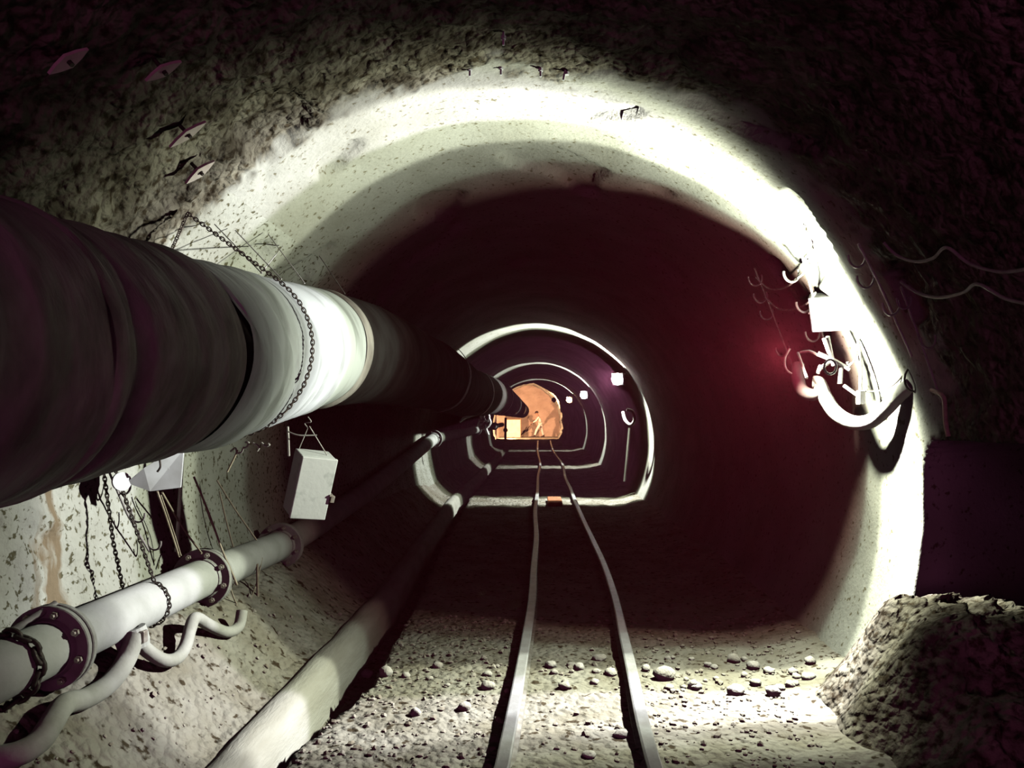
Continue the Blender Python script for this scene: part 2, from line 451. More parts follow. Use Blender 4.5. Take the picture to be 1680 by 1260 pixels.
def floodlight(label, c, nrm, wdt, hgt, glass, power, beam, light_off, group=None, axis=(0, 1, -0.14)):
    c = Vector(c)
    t = thing('floodlight', label, 'lamp', c - Vector((0, 0, hgt / 2)), group)
    nrm = Vector(nrm).normalized(); up = Vector((0, 0, 1)); up = (up - nrm * up.dot(nrm)).normalized(); sd = up.cross(nrm)
    R = Matrix((sd, nrm, up)).transposed()
    b = MB(); b.boxc(c - nrm * 0.045, (wdt / 2 + 0.012, 0.04, hgt / 2 + 0.012), R)
    for q in range(4): b.boxc(c - nrm * 0.10 + up * (hgt * (q - 1.5) / 4), (wdt / 2, 0.02, 0.008), R)
    b.build('housing', 'lamp_body', t, 0.006)
    if glass == 'glass_white': MB().boxc(c + nrm * 0.004, (wdt / 2, 0.012, hgt / 2), R).build('glass', glass, t, 0.004)
    else:
        q = wdt * 0.52
        MB().lathe(c, nrm, [(-0.02, 0), (-0.02, q)] + [(q * 0.8 * math.sin(a), q * math.cos(a)) for a in [i * math.pi / 14 for i in range(8)]], 24, True).build('glass', glass, t)
    y = MB(); y.tube([c + sd * (wdt / 2 + .02) - nrm * .04, c + sd * (wdt / 2 + .03) - nrm * .16, c - sd * (wdt / 2 + .03) - nrm * .16, c - sd * (wdt / 2 + .02) - nrm * .04], 0.008, 6)
    y.build('yoke', 'lamp_body', t)
    l = ramp_light('lamp_beam', c + Vector(light_off), power, beam, axis)
    l.parent = t; l.location = c + Vector(light_off) - t.location
    return t
lampc = P(1366, 516, D1)
floodlight('glaring white floodlight on the right wall above the pale hanging hose', lampc, (-0.40, -0.72, -0.55), 0.27, 0.235, 'glass_white', 1020, BEAM, (-0.40, -0.16, -0.28), None, (0, 1, -0.08))
floodlight('second floodlight down the tunnel, on the brightly lit ring beyond the dark stretch', P(1013, 622, D2), (-0.6, -0.8, -0.1), 0.24, 0.22, 'glass_far', 800, BEAM_FAR, (-0.16, 0, 0))
floodlight('third floodlight down the tunnel, small white glare on the inner thin lit ring', P(958, 648, D3), (-0.6, -0.8, -0.1), 0.26, 0.24, 'glass_far', 380, BEAM_FAR, (-0.18, 0, 0))
floodlight('fourth floodlight down the tunnel, warm glare just right of the orange rock face', P(934, 656, D4), (-0.5, -0.85, -0.1), 0.28, 0.26, 'glass_warm', 190, BEAM_FAR, (-0.2, 0, 0))
# work lamps at the face: reflectors turned to the rock
def worklamp(label, c, power, aim, cone=150):
    c = Vector(c); aim = Vector(aim).normalized()
    t = thing('work_lamp', label, 'lamp', (c.x, c.y, c.z - 0.12))
    m = MB(); m.lathe(c, aim, [(-0.12, 0.0), (-0.12, 0.05), (-0.02, 0.13), (0.03, 0.15), (0.03, 0.14), (-0.02, 0.12), (-0.08, 0.04), (-0.08, 0.0)], 20, True)
    m.build('reflector', 'lamp_body', t)
    MB().blob(c - aim * 0.02, 0.05, 2, 0).build('bulb', 'glass_warm', t)
    l = bpy.data.lights.new('work_beam', 'SPOT'); l.energy = power; l.color = (1.0, 0.50, 0.27); l.spot_size = math.radians(cone); l.spot_blend = 0.4
    l.shadow_soft_size = 0.06
    o = bpy.data.objects.new('work_beam', l); COL.objects.link(o); o.parent = t
    o.location = c + aim * 0.06 - t.location
    o.rotation_euler = aim.to_track_quat('-Z', 'Y').to_euler()
    return t
worklamp('warm work lamp at right, second orange glare beside the rock face', P(909, 656, 42.0), 1150, (-0.20, 1, -0.10), 100)
worklamp('work lamp on the floor left of the pale sheet at the rock face', (-2.0, 43.6, 1.0), 700, (0.35, 1, 0.05), 140)

# ------------------------------------------------------------------ ventilation duct
DX = [(-1, -1.60), (2, -1.62), (4.8, -1.58), (6, -1.45), (9, -1.28), (12, -1.24), (17, -1.02), (44, -0.98)]
DZ = [(-1, 0.02), (2.2, 0.20), (2.9, 0.265), (3.8, 0.36), (4.9, 0.48), (6, 0.545), (9, 0.53), (12, 0.46), (17, 0.52), (44, 0.50)]
def duct_c(d): return Vector((lerp_table(DX, d), d, EYE + lerp_table(DZ, d)))
duct = thing('ventilation_duct', 'huge round grey ventilation duct hung along the upper left tunnel wall', 'duct', (duct_c(3.5).x, 3.5, duct_c(3.5).z - 0.42))
def duct_part(name, m, d0, d1, prof, step=0.03, n=72, amp=0.006, seed=0, open0=None):
    """prof(d) gives the radius; wrinkles run round the section"""
    b = MB(); vs = []; fs = []; q = []
    k_ = max(2, int((d1 - d0) / step))
    for i in range(k_ + 1):
        dd = d0 + (d1 - d0) * i / k_; c = duct_c(dd)
        for j in range(n):
            a = 2 * math.pi * j / n
            u = Vector((math.cos(a), 0, math.sin(a)))
            w1 = noise.noise(Vector((math.cos(a) * 0.9, dd * 9 + seed, math.sin(a) * 0.9)))
            w2 = noise.noise(Vector((math.cos(a) * 1.6, dd * 3 + seed + 5, math.sin(a) * 1.6)))
            r = prof(dd) + amp * w1 + 0.012 * w2
            skew = 0.03 * math.sin(a * 1 + seed) + 0.02 * noise.noise(Vector((math.cos(a), seed, math.sin(a))))
            if open0: skew = skew + open0(a) * (1 - i / k_)
            vs.append(Vector((c.x, dd + skew, c.z)) + u * r)
    for i in range(k_):
        for j in range(n):
            j2 = (j + 1) % n
            fs.append([i * n + j, i * n + j2, (i + 1) * n + j2, (i + 1) * n + j])
    b.add(vs, fs, True)
    return b.build(name, m, duct)
def fold(*cs):
    return lambda d, base: base - sum(a * math.exp(-((d - c) / w_) ** 2) for c, a, w_ in cs)
f1 = fold((1.62, 0.03, 0.03), (1.85, 0.02, 0.02), (1.3, 0.02, 0.03), (0.9, 0.02, 0.03))
f2 = fold((2.18, 0.035, 0.03), (2.40, -0.010, 0.03), (2.52, 0.018, 0.015), (2.58, -0.008, 0.015), (2.72, 0.012, 0.012), (2.84, -0.006, 0.02))
f3 = fold((3.25, 0.010, 0.010), (3.42, 0.014, 0.014), (3.62, -0.008, 0.02), (3.95, 0.018, 0.02), (4.3, 0.006, 0.02))
duct_part('duct_section', 'duct', -1.2, 2.11, lambda d: f1(d, 0.445), step=0.06, seed=1)
duct_part('duct_section', 'duct', 2.04, 2.93, lambda d: f2(d, 0.432) - 0.006 * sst(2.8, 2.93, d), seed=2, amp=0.009)
GAP = lambda a: 0.40 * max(0.0, math.cos(a + math.radians(50))) ** 1.4
duct_part('duct_section', 'duct_pale', 2.97, 5.0, lambda d: f3(d, 0.408), seed=3, amp=0.007, open0=GAP)
duct_part('inner_liner', 'dark', 2.80, 3.60, lambda d: 0.385, seed=9, step=0.1)  # added dark tube standing for the shade inside the open joint
duct_part('joint_band', 'duct', 2.05, 2.13, lambda d: 0.452 - 6 * (d - 2.09) ** 2, step=0.01, seed=4, amp=0.010)
duct_part('joint_band', 'duct_pale', 2.96, 3.02, lambda d: 0.425 - 6 * (d - 2.99) ** 2, step=0.012, seed=3, amp=0.004, open0=lambda a: GAP(a) * 1.1)
duct_part('joint_band', 'duct', 4.93, 5.07, lambda d: 0.425 - 3 * (d - 5.0) ** 2, step=0.02, seed=6, amp=0.003)
for i, (a, b) in enumerate([(5.0, 9.0), (9.0, 12.6), (12.6, 16.8), (16.8, 24), (24, 33), (33, 43.2)]):
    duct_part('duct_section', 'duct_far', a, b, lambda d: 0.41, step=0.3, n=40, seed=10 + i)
    duct_part('joint_band', 'duct_pale', b - 0.09, b + 0.05, lambda d: 0.445, step=0.07, n=40, seed=20 + i, amp=0.002)

def ducthit(px, py, r=0.43):
    best = None
    for i in range(400):
        d = 1.5 + i * 0.01; p = P(px, py, d); c = duct_c(d)
        if math.hypot(p.x - c.x, p.z - c.z) < r: return p
    return None

# chains, made of linked oval rings
def chain_mb(path, pitch=0.026, wr=0.0042, mb=None):
    mb = mb or MB(); path = [Vector(p) for p in path]
    seg = [(path[i + 1] - path[i]).length for i in range(len(path) - 1)]; tot = sum(seg); nlk = max(2, int(tot / pitch))
    def at(s_):
        for i, l in enumerate(seg):
            if s_ <= l or i == len(seg) - 1: return path[i].lerp(path[i + 1], s_ / l), (path[i + 1] - path[i]).normalized()
            s_ -= l
    for q in range(nlk):
        c, t = at((q + 0.5) * tot / nlk)
        a = t.orthogonal().normalized(); b = t.cross(a)
        rot = math.radians(35 + 90 * (q % 2)); sd = a * math.cos(rot) + b * math.sin(rot)
        L_, W_ = pitch * 0.78, pitch * 0.40
        ring = [c + t * (L_ * math.cos(x)) + sd * (W_ * math.sin(x)) for x in [2 * math.pi * z / 10 for z in range(10)]]
        mb.tube(ring, wr, 5, closed=True)
    return mb
def chain(label, path, mname='darkiron', pitch=0.026, wr=0.0042, group=None):
    return tag(chain_mb(path, pitch, wr).build('chain', mname), label, 'chain', group)
A = wallhit(308, 350, 0.03); dc = 3.72; C0 = duct_c(dc); rr = 0.445
loop = [A]
ax, az = A.x - C0.x, A.z - C0.z
a0 = math.degrees(math.atan2(az, ax)); dist = math.hypot(ax, az); half = math.degrees(math.acos(min(1, rr / dist)))
s0 = a0 - half; s1 = a0 + half - 360
q = 26
for i in range(q + 1):
    a = math.radians(s0 + (s1 - s0) * i / q)
    loop.append(Vector((C0.x + rr * math.cos(a), dc + 0.03 * math.sin(a * 2), C0.z + rr * math.sin(a))))
loop.append(A)
chain('rusty chain looped around the pale duct section and hung from the upper wall', loop, 'rustchain', 0.022, 0.0032)

def wire_mb(pts, r, sm=6, n=6): return MB().tube(smooth_path(pts, sm), r, n)
def wire(name, label, cat, pts, r, mname, group=None, n=6, sm=6):
    return tag(wire_mb(pts, r, sm, n).build(name, mname), label, cat, group)
def dtop(px, py):
    """a point on the upper right of the duct nearest to the picture position"""
    for y in range(py, py + 60):
        h = ducthit(px, y, 0.425)
        if h: return h
    return P(px, py, 4.3)
for lab, a, b in [('thin wire from the lit arch to the duct top, leftmost of the strands', (352, 368), (430, 440)),
                  ('thin wire from the lit arch to the duct top, second strand from the left', (386, 378), (462, 458)),
                  ('thin wire from the lit arch to the duct top, longest middle strand', (440, 384), (500, 462)),
                  ('thin wire slanting the other way across the middle strand above the duct', (464, 404), (428, 440)),
                  ('dim wire above the duct in the dark behind the lit strands', (524, 420), (566, 470))]:
    wire('hanging_wire', lab, 'wire', [wallhit(*a, 0.03), dtop(*b)], 0.0035, 'greywire', 'wires above the duct', sm=1)

# ------------------------------------------------------------------ big pipe on the left wall
PX = [(0, -2.12), (6.2, -2.12), (15, -2.16), (44, -2.1)]
PZ = [(0, -0.965), (4.6, -1.0), (6.2, -1.04), (9, -0.9), (15, -0.40), (24, -0.36), (44, -0.30)]
def pipe_c(d): return Vector((lerp_table(PX, d), d, EYE + lerp_table(PZ, d)))
pipe = thing('water_pipe', 'thick white flanged pipe running along the lower left wall', 'pipe', (-2.13, 3.8, EYE - 1.1))
RP = 0.118
def pipe_seg(d0, d1, mname='pipe'):
    pts = [pipe_c(d0 + (d1 - d0) * i / 12) for i in range(13)]
    return MB().tube(pts, RP, 28).build('pipe_section', mname, pipe)
flanges = [2.0, 3.18, 4.62, 6.0, 15.0, 25.0, 35.0]
for a, b in zip([0.4] + flanges, flanges + [42.0]): pipe_seg(a, b)
for i, d in enumerate(flanges):
    c = pipe_c(d); axis = (pipe_c(d + 0.1) - pipe_c(d - 0.1)).normalized()
    b = MB()
    for s_ in (-0.019, 0.019):
        b.lathe(c + axis * s_, axis, [(-0.014, RP - 0.01), (-0.014, 0.180), (-0.010, 0.184), (0.010, 0.184), (0.014, 0.180), (0.014, RP - 0.01)], 36)
    b.lathe(c, axis, [(-0.05, RP - 0.002), (-0.05, RP + 0.006), (-0.034, RP + 0.016), (-0.03, RP)], 36)
    fl = b.build('flange', 'flange', pipe)
    for kk in range(8 if d < 10 else 4):
        a = 2 * math.pi * (kk + 0.35) / (8 if d < 10 else 4)
        e1 = axis.orthogonal().normalized(); e2 = axis.cross(e1)
        pc = c + (e1 * math.cos(a) + e2 * math.sin(a)) * 0.152
        MB().lathe(pc, axis, [(-0.062, 0), (-0.062, 0.009), (-0.05, 0.010), (-0.05, 0.017), (-0.033, 0.017), (0.033, 0.017), (0.05, 0.017), (0.05, 0.010), (0.062, 0.009), (0.062, 0)], 6).build('bolt', 'bolt', fl)
# stub with clamp where the hoses leave the pipe
st = MB(); c = pipe_c(3.66)
st.tube([c + Vector((0.02, 0, -0.08)), c + Vector((0.06, 0.0, -0.19)), P(218, 1040, 3.62)], 0.035, 12)
st.build('outlet_stub', 'pipe', pipe)

# chain sling around the pipe, hanging from behind the duct
def around(d, a_from, a_to, r=RP + 0.008, n=10):
    c = pipe_c(d); return [c + Vector((math.cos(math.radians(a_from + (a_to - a_from) * i / n)) * r, 0, math.sin(math.radians(a_from + (a_to - a_from) * i / n)) * r)) for i in range(n + 1)]
hk = wallhit(166, 742, 0.06)
chain('dark chain hung below the duct and slung around the brightly lit pipe', [hk + Vector((0.0, 0, 0)), Vector((-2.27, 3.90, 1.0))] + around(3.93, 150, 265) + [], pitch=0.022, wr=0.0036)
rt = around(3.95, 70, -80)
chain('dark chain run crossing the front of the lit pipe, ending in a clump below', [hk + Vector((0.03, 0.02, 0.0))] + rt + [P(241, 1012, 3.95), P(231, 1020, 3.95), P(238, 1034, 3.95), P(228, 1046, 3.95)], pitch=0.022, wr=0.0036)
chain('black chain around the pipe at the left edge, hanging to the ground', around(2.92, 175, -55, RP + 0.012) + [P(12, 1160, 2.92), P(10, 1258, 2.9)], pitch=0.045, wr=0.010)

# hoses
hoseA = [P(222, 1040, 3.62), P(206, 1084, 3.55), P(178, 1122, 3.4), P(140, 1146, 3.2), P(106, 1156, 3.05), P(84, 1188, 2.9), P(62, 1218, 2.8), P(26, 1238, 2.72), P(-30, 1248, 2.68)]
wire('air_hose', 'thick pale hose winding down from the pipe stub to the lower left corner', 'hose', hoseA, 0.046, 'hose', None, 16, 8)
hoseB = [P(220, 1042, 3.62), P(240, 1066, 3.68), P(268, 1083, 3.75), P(290, 1080, 3.85), P(304, 1060, 3.95), P(312, 1032, 4.05), P(321, 1014, 4.15), P(344, 1026, 4.3), P(372, 1037, 4.45), P(391, 1028, 4.55), P(397, 1002, 4.6)]
wire('air_hose', 'thinner wavy hose leading from the pipe stub away along the wall foot', 'hose', hoseB, 0.034, 'hose', None, 16, 8)
for px, py, d, lab in [(221, 1046, 3.64, 'pale hose clamp at the pipe stub where both hoses start'),]:
    t = thing('hose_clamp', lab, 'clamp', P(px, py, d))
    MB().lathe(P(px, py, d) , (0.2, 0.1, -1), [(-0.05, 0.030), (-0.05, 0.06), (-0.02, 0.064), (0.02, 0.064), (0.05, 0.058), (0.05, 0.03)], 20).build('collar', 'pipe', t)
    MB().boxc(P(px + 12, py - 2, d - 0.02), (0.02, 0.02, 0.03)).build('clamp_screw', 'bolt', t, 0.004)
wire('iron_bar', 'short pale iron bar resting behind the near pipe at the left edge', 'bar', [P(18, 1036, 3.05), P(58, 1012, 3.12), P(92, 990, 3.2)], 0.016, 'greywire', None, 8, 2)

# wire slings and rods in the shade beyond
G = 'tan wire slings between duct and pipe'
def hang(px, py): return wallhit(px, py, 0.12)
def pipefront(px, py):
    for i in range(700):
        p = P(px, py, 2.6 + i * 0.006); c = pipe_c(p.y)
        if math.hypot(p.x - c.x, p.z - c.z) < RP + 0.01: return p
    return wallhit(px, py, 0.1)
for lab, pts, r in [
    ('tan wire sling from the pale sheet to the left side of the light flange', [hang(258, 806), hang(276, 858), P(294, 914, 4.5)], 0.006),
    ('tan wire beside it, doubling the sling left of the light flange', [hang(264, 812), hang(284, 870), P(297, 912, 4.5)], 0.004),
    ('tan wire running down to the top of the light flange', [hang(266, 808), hang(300, 866), P(331, 908, 4.52)], 0.006),
    ('long tan rope hooked under the pipe just beyond the light flange', [P(318, 782, 4.6), P(341, 838, 4.6), P(366, 906, 4.62), P(388, 957, 4.64), P(382, 950, 4.66)], 0.007),
    ('dim wire to the far pipe section, left run of the far sling', [P(360, 806, 5.1), P(372, 858, 5.15), P(384, 902, 5.2)], 0.006),
    ('dim wire to the far pipe section, right run of the far sling', [P(356, 788, 5.1), P(386, 836, 5.2), P(421, 886, 5.35)], 0.006),
    ('dim wire bight hanging below the far pipe section', [P(430, 915, 5.3), P(420, 960, 5.2), P(402, 1000, 5.0), P(388, 990, 4.9), P(378, 965, 4.8)], 0.005)]:
    wire('wire_sling', lab, 'wire', pts, r, 'wire', G)
wire('rod', 'thin rod hanging straight down beneath the far pipe section', 'rod', [P(422, 925, 5.2), P(424, 1032, 5.2)], 0.010, 'wire', None, 8, 1)
wire('rod', 'thin stick lying low on the wall foot beyond the hoses', 'rod', [P(413, 1050, 4.9), P(432, 1040, 5.0), P(452, 1036, 5.1)], 0.008, 'wire', None, 8)
wire('rod', 'long pale upright rod below the pale sheet at the light edge', 'rod', [P(299, 742, 4.55), P(296, 800, 4.6), P(289, 905, 4.62)], 0.013, 'greywire', None, 8, 1)
wire('rod', 'short rod with hook hanging below the squiggly wires under the duct', 'rod', [P(390, 738, 4.5), P(384, 752, 4.5), P(373, 774, 4.5)], 0.006, 'wire', None, 6)
# sheet under the duct
t = thing('sheet_bracket', 'pale sheet plate hanging under the dark duct belly', 'plate', P(265, 800, 3.98))
pl = MB(); fr = [P(207, 792, 3.92), P(236, 768, 3.95), P(262, 752, 4.0), P(301, 738, 4.08), P(296, 800, 4.06), P(246, 806, 3.98)]
bk = [v + Vector((0.0, 0.012, 0.004)) for v in fr]
pl.add(fr + bk, [list(range(6)), list(range(11, 5, -1))] + [[i, i + 6, (i + 1) % 6 + 6, (i + 1) % 6] for i in range(6)], False)
pl.build('plate', 'sheet', t)
MB().lathe(P(199, 790, 3.90), (0.9, -0.55, 0.1), [(-0.012, 0), (-0.012, 0.046), (-0.004, 0.05), (0.01, 0.05), (0.01, 0)], 24).build('round_tab', 'box', t)
wire_mb([P(262, 754, 3.96), P(263, 766, 3.955), P(258, 774, 3.955)], 0.006).build('slot_hook', 'darkiron', t)

# hook rack on the left wall
def hook_rack(label, line, hooks, r_hook, mname, inset=0.05, rod=0.006, hr=0.006, group=None, dd=None):
    pt = (lambda x, y: wallhit(x, y, inset)) if dd is None else (lambda x, y: P(x, y, dd))
    pts = [pt(*q) for q in line]
    t = thing('cable_hanger', label, 'hanger', (pts[0] + pts[-1]) / 2, group)
    MB().tube(pts, rod, 8).build('bar', mname, t)
    for px, py in hooks:
        c = pt(px, py); out = Vector((-1 if c.x > 0 else 1, -0.35, 0)).normalized()
        arc = [c + out * (-r_hook * math.cos(a)) + Vector((0, 0, -r_hook * math.sin(a))) + out * r_hook * 0.6 for a in [math.radians(x) for x in range(-25, 200, 15)]]
        MB().tube(arc, hr, 6).build('hook', mname, t)
    return t
hook_rack('thin cable hanger with three open hooks on the lit lower left wall', [(178, 772), (208, 842), (245, 905)], [(196, 796), (220, 842), (247, 888)], 0.05, 'cable', 0.06)

# squiggly wire hooks below the duct
for lab, pts in [('bent wire hook under the duct belly, first from the left', [(378, 741), (386, 735), (389, 743), (396, 742), (400, 733)]),
                 ('bent wire hook under the duct belly, second from the left', [(402, 726), (408, 726), (405, 733), (401, 735)]),
                 ('bent wire hook under the duct belly, third from the left', [(415, 727), (423, 731), (425, 735), (422, 740)]),
                 ('bent wire hook under the duct belly, nearest to the hanging box', [(429, 726), (436, 732), (442, 730), (440, 728)])]:
    wire('wire_hook', lab, 'hook', [P(x, y, 4.5) for x, y in pts], 0.006, 'greywire', 'wire hooks under the duct')

# ------------------------------------------------------------------ hanging white box
dB = 4.62
o0 = P(476, 850, dB)
up = Vector((0.252, -0.15, 0.955)).normalized()
rt_ = Vector((math.cos(math.radians(33)), math.sin(math.radians(33)), 0)); rt_ = (rt_ - up * rt_.dot(up)).normalized()
bk_ = up.cross(rt_)
H_, W_, T_ = 0.405, 0.222, 0.20
box = thing('switch_box', 'white metal switch box hanging tilted below the duct end', 'box', o0)
MB().boxo(o0 + bk_ * 0.035, rt_ * W_, bk_ * (T_ - 0.035), up * H_).build('body', 'box', box, 0.008)
MB().boxo(o0 - rt_ * 0.004 - up * 0.004, rt_ * (W_ + 0.008), bk_ * 0.028, up * (H_ + 0.008)).build('door', 'box', box, 0.006)
MB().boxo(o0 + rt_ * 0.01 + up * 0.01 + bk_ * 0.026, rt_ * (W_ - 0.02), bk_ * 0.012, up * (H_ - 0.02)).build('door_seal', 'dark', box)
lt = MB(); lc = o0 + rt_ * (W_ - 0.006) + up * (H_ * 0.40)
lt.boxo(lc - bk_ * 0.014, rt_ * 0.026, bk_ * 0.05, up * 0.012); lt.boxo(lc - bk_ * 0.014 + rt_ * 0.012 - up * 0.04, rt_ * 0.026, bk_ * 0.02, up * 0.045)
lt.build('latch', 'bolt', box, 0.003)
tp = o0 + up * H_
anc = P(505, 702, 4.7)
hg = MB(); hg.tube([tp + bk_ * T_ * 0.9 + rt_ * 0.02, anc], 0.0035, 5); hg.tube([tp + bk_ * T_ * 0.5 + rt_ * (W_ - 0.04), anc + Vector((0.01, 0, 0.01))], 0.0035, 5)
hg.tube(smooth_path([anc, anc + Vector((-0.02, 0, 0.03)), anc + Vector((0.02, 0, 0.04)), anc + Vector((0, 0, 0.07))]), 0.004, 5)
hg.build('hanger_wire', 'greywire', box)
wire('rod', 'pale rod dangling from the duct beside the hanging box', 'rod', [P(472, 700, 4.6), P(473, 720, 4.6), P(474, 748, 4.62)], 0.008, 'greywire', None, 6, 1)
wire('hanging_wire', 'curved wire sagging from the duct above the hanging box', 'wire', [P(472, 708, 4.58), P(490, 714, 4.58), P(520, 714, 4.62)], 0.0045, 'greywire')

# ------------------------------------------------------------------ right wall: hooks, cables, hose
W3 = 'greywire'
hook_rack('white cable hanger with hooks on the lamp\'s wall, beside the glaring floodlight', [(1312, 404), (1330, 470), (1352, 560)], [(1306, 448), (1326, 498), (1340, 546)], 0.062, W3, 0.06, 0.008, 0.009)
hook_rack('dim cable hanger deeper in the tunnel, left of the glaring floodlight', [(1238, 440), (1262, 500), (1300, 600)], [(1246, 456), (1254, 484), (1264, 512), (1290, 572)], 0.062, W3, 0.06, 0.008, 0.008)
hook_rack('dim cable hanger on the near side, right of the glaring floodlight', [(1408, 400), (1440, 460), (1496, 585)], [(1414, 422), (1428, 456), (1470, 500)], 0.06, W3, 0.05, 0.007, 0.007)
hook_rack('faint small hanger high on the near right wall above the niche', [(1478, 470), (1510, 560), (1545, 660)], [(1490, 492), (1530, 556)], 0.05, 'cable', 0.05, 0.007, 0.006)
CG = 'cables swagged along the right wall'
def wl(*q): return [wallhit(x, y, 0.07) for x, y in q]
wire('cable', 'thin cable hooked left of the floodlight, upper swag across two hangers', 'cable', wl((1240, 455), (1262, 474), (1288, 472), (1306, 458), (1320, 446), (1325, 425)), 0.0075, W3, CG)
wire('cable', 'thin cable left of the floodlight, lower swag meeting the glare', 'cable', wl((1256, 488), (1276, 506), (1300, 508), (1324, 498), (1338, 480)), 0.0075, W3, CG)
wire('cable', 'dim cable swag on the dark right wall, upper one above the niche', 'cable', wl((1450, 398), (1470, 418), (1500, 429), (1530, 424), (1553, 406), (1590, 432), (1640, 446), (1690, 440)), 0.008, 'cable', CG)
wire('cable', 'dim cable swag on the dark right wall, lower one above the niche', 'cable', wl((1478, 462), (1505, 480), (1540, 488), (1580, 480), (1604, 466), (1650, 490), (1700, 500)), 0.008, 'cable', CG)
hs = [P(1334, 628, 4.94), P(1344, 630, 4.92), P(1354, 652, 4.88), P(1372, 678, 4.82), P(1398, 693, 4.74), P(1428, 691, 4.64), P(1454, 670, 4.54), P(1476, 646, 4.44), P(1496, 631, 4.37)]
wire('hose', 'thick pale hose hanging in a curve under the glaring floodlight', 'hose', hs, 0.047, 'hose', None, 16, 8)
wire('elbow_pipe', 'grey elbow pipe end sticking out left of the hanging pale hose', 'pipe', [P(1310, 598, 5.04), P(1309, 618, 5.00), P(1316, 640, 4.96), P(1334, 648, 4.92), P(1352, 640, 4.90)], 0.042, 'cable', None, 14, 6)
t = thing('rod_bracket', 'bent white rod bracket between the floodlight and the hanging hose', 'bracket', P(1340, 612, 5.00))
MB().tube(smooth_path([P(1342, 583, 4.95), P(1328, 576, 5.00), P(1309, 579, 5.05)], 2) + [P(1324, 620, 4.84)], 0.0095, 8).build('rod', W3, t)
MB().tube(smooth_path([P(1296, 572, 5.04), P(1288, 588, 5.04), P(1290, 606, 5.02), P(1304, 615, 5.00), P(1322, 614, 4.98)], 5), 0.008, 8).build('rod', W3, t)
t = thing('clamp_cluster', 'tangle of white clamps and short rods just above the hanging hose', 'clamp', P(1368, 612, 4.80))
cl = MB()
for a, b, r in [((1342, 580), (1366, 590), .016), ((1352, 555), (1368, 600), .014), ((1366, 590), (1344, 606), .014), ((1366, 590), (1394, 606), .014), ((1380, 600), (1378, 630), .016), ((1378, 604), (1396, 596), .010), ((1392, 604), (1390, 594), .010), ((1346, 600), (1342, 612), .012)]:
    cl.tube([P(*a, 4.84), P(*b, 4.82)], r, 8)
cl.build('clamp', W3, t)
MB().tube([P(1362 + 10 * math.cos(a), 602 + 12 * math.sin(a), 4.55) for a in [2 * math.pi * i / 14 for i in range(14)]], 0.008, 6, closed=True).build('ring', W3, t)
MB().tube([P(1358, 552, 4.86), P(1366, 592, 4.83)], 0.014, 8).build('lamp_stem', W3, t)
MB().tube([P(1408, 556, 4.80), P(1412, 600, 4.78), P(1412, 656, 4.76)], 0.012, 8).build('stay', W3, t)
MB().tube([P(1384, 632, 4.80), P(1412, 652, 4.76)], 0.012, 8).build('strut', W3, t)
MB().boxc(P(1412, 652, 4.75), (0.02, 0.03, 0.045)).build('foot_clamp', W3, t, 0.005)
MB().tube(smooth_path([P(1392, 602, 4.80), P(1402, 590, 4.78), P(1406, 572, 4.80)], 4), 0.006, 6).build('wire_bow', W3, t)
wire('hanging_wire', 'dark thin wire from the wall clip across the bright wall to the hose', 'wire', [P(1416, 642, 4.78), P(1444, 641, 4.66), P(1468, 630, 4.5), P(1490, 604, 4.38), P(1494, 592, 4.36)], 0.005, 'darkiron')
t = thing('wall_clip', 'dark clip holding the near end of the hanging hose to the right wall', 'clip', P(1500, 618, 4.34))
MB().boxc(P(1502, 612, 4.37), (0.012, 0.02, 0.045)).build('clip_body', 'darkiron', t, 0.006)
MB().tube([P(1498 + 14 * math.cos(a), 622 + 20 * math.sin(a), 4.33) for a in [2 * math.pi * i / 16 for i in range(16)]], 0.007, 6, closed=True).build('clip_ring', 'darkiron', t)
wire('pipe_stub', 'thin dim upright pipe with a fitting on the dark wall above the niche', 'pipe', wl((1528, 640), (1548, 652), (1551, 690), (1556, 716)), 0.012, 'wire', None, 8, 4)

# ------------------------------------------------------------------ rubble bank under the niche and white stick
mb = MB(); n1, n2 = 90, 100; vs = []; fs = []
for i in range(n1 + 1):
    for j in range(n2 + 1):
        x = 1.30 + 1.25 * i / n1; dd = 2.7 + 2.1 * j / n2
        q = Vector((x, dd, 0))
        e = math.exp(-(((dd - 3.78) / 0.72) ** 6)) * sst(1.52, 2.08, x + 0.14 * noise.noise(q * 3))
        z = ground(x, dd) - 0.06 + (0.62 - 0.26 * (1 - sst(3.35, 3.65, dd))) * e
        g = noise.fractal(Vector((x, dd, z)) * 9, 0.75, 2.1, 5)
        vs.append(Vector((x + 0.04 * g * e, dd - 0.04 * g * e, z + 0.045 * g * min(1, e * 3))))
for i in range(n1):
    for j in range(n2):
        a = i * (n2 + 1) + j; fs.append([a, a + 1, a + n2 + 2, a + n2 + 1])
mb.add(vs, fs, True)
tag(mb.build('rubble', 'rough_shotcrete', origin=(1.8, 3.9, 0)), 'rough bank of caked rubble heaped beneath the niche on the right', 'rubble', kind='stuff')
wire('stick', 'thin white stick leaning at the foot of the right wall beside the rubble', 'stick', [P(1409, 1068, 4.35), P(1400, 1100, 4.3), P(1376, 1150, 4.2)], 0.010, 'box', None, 8, 3)

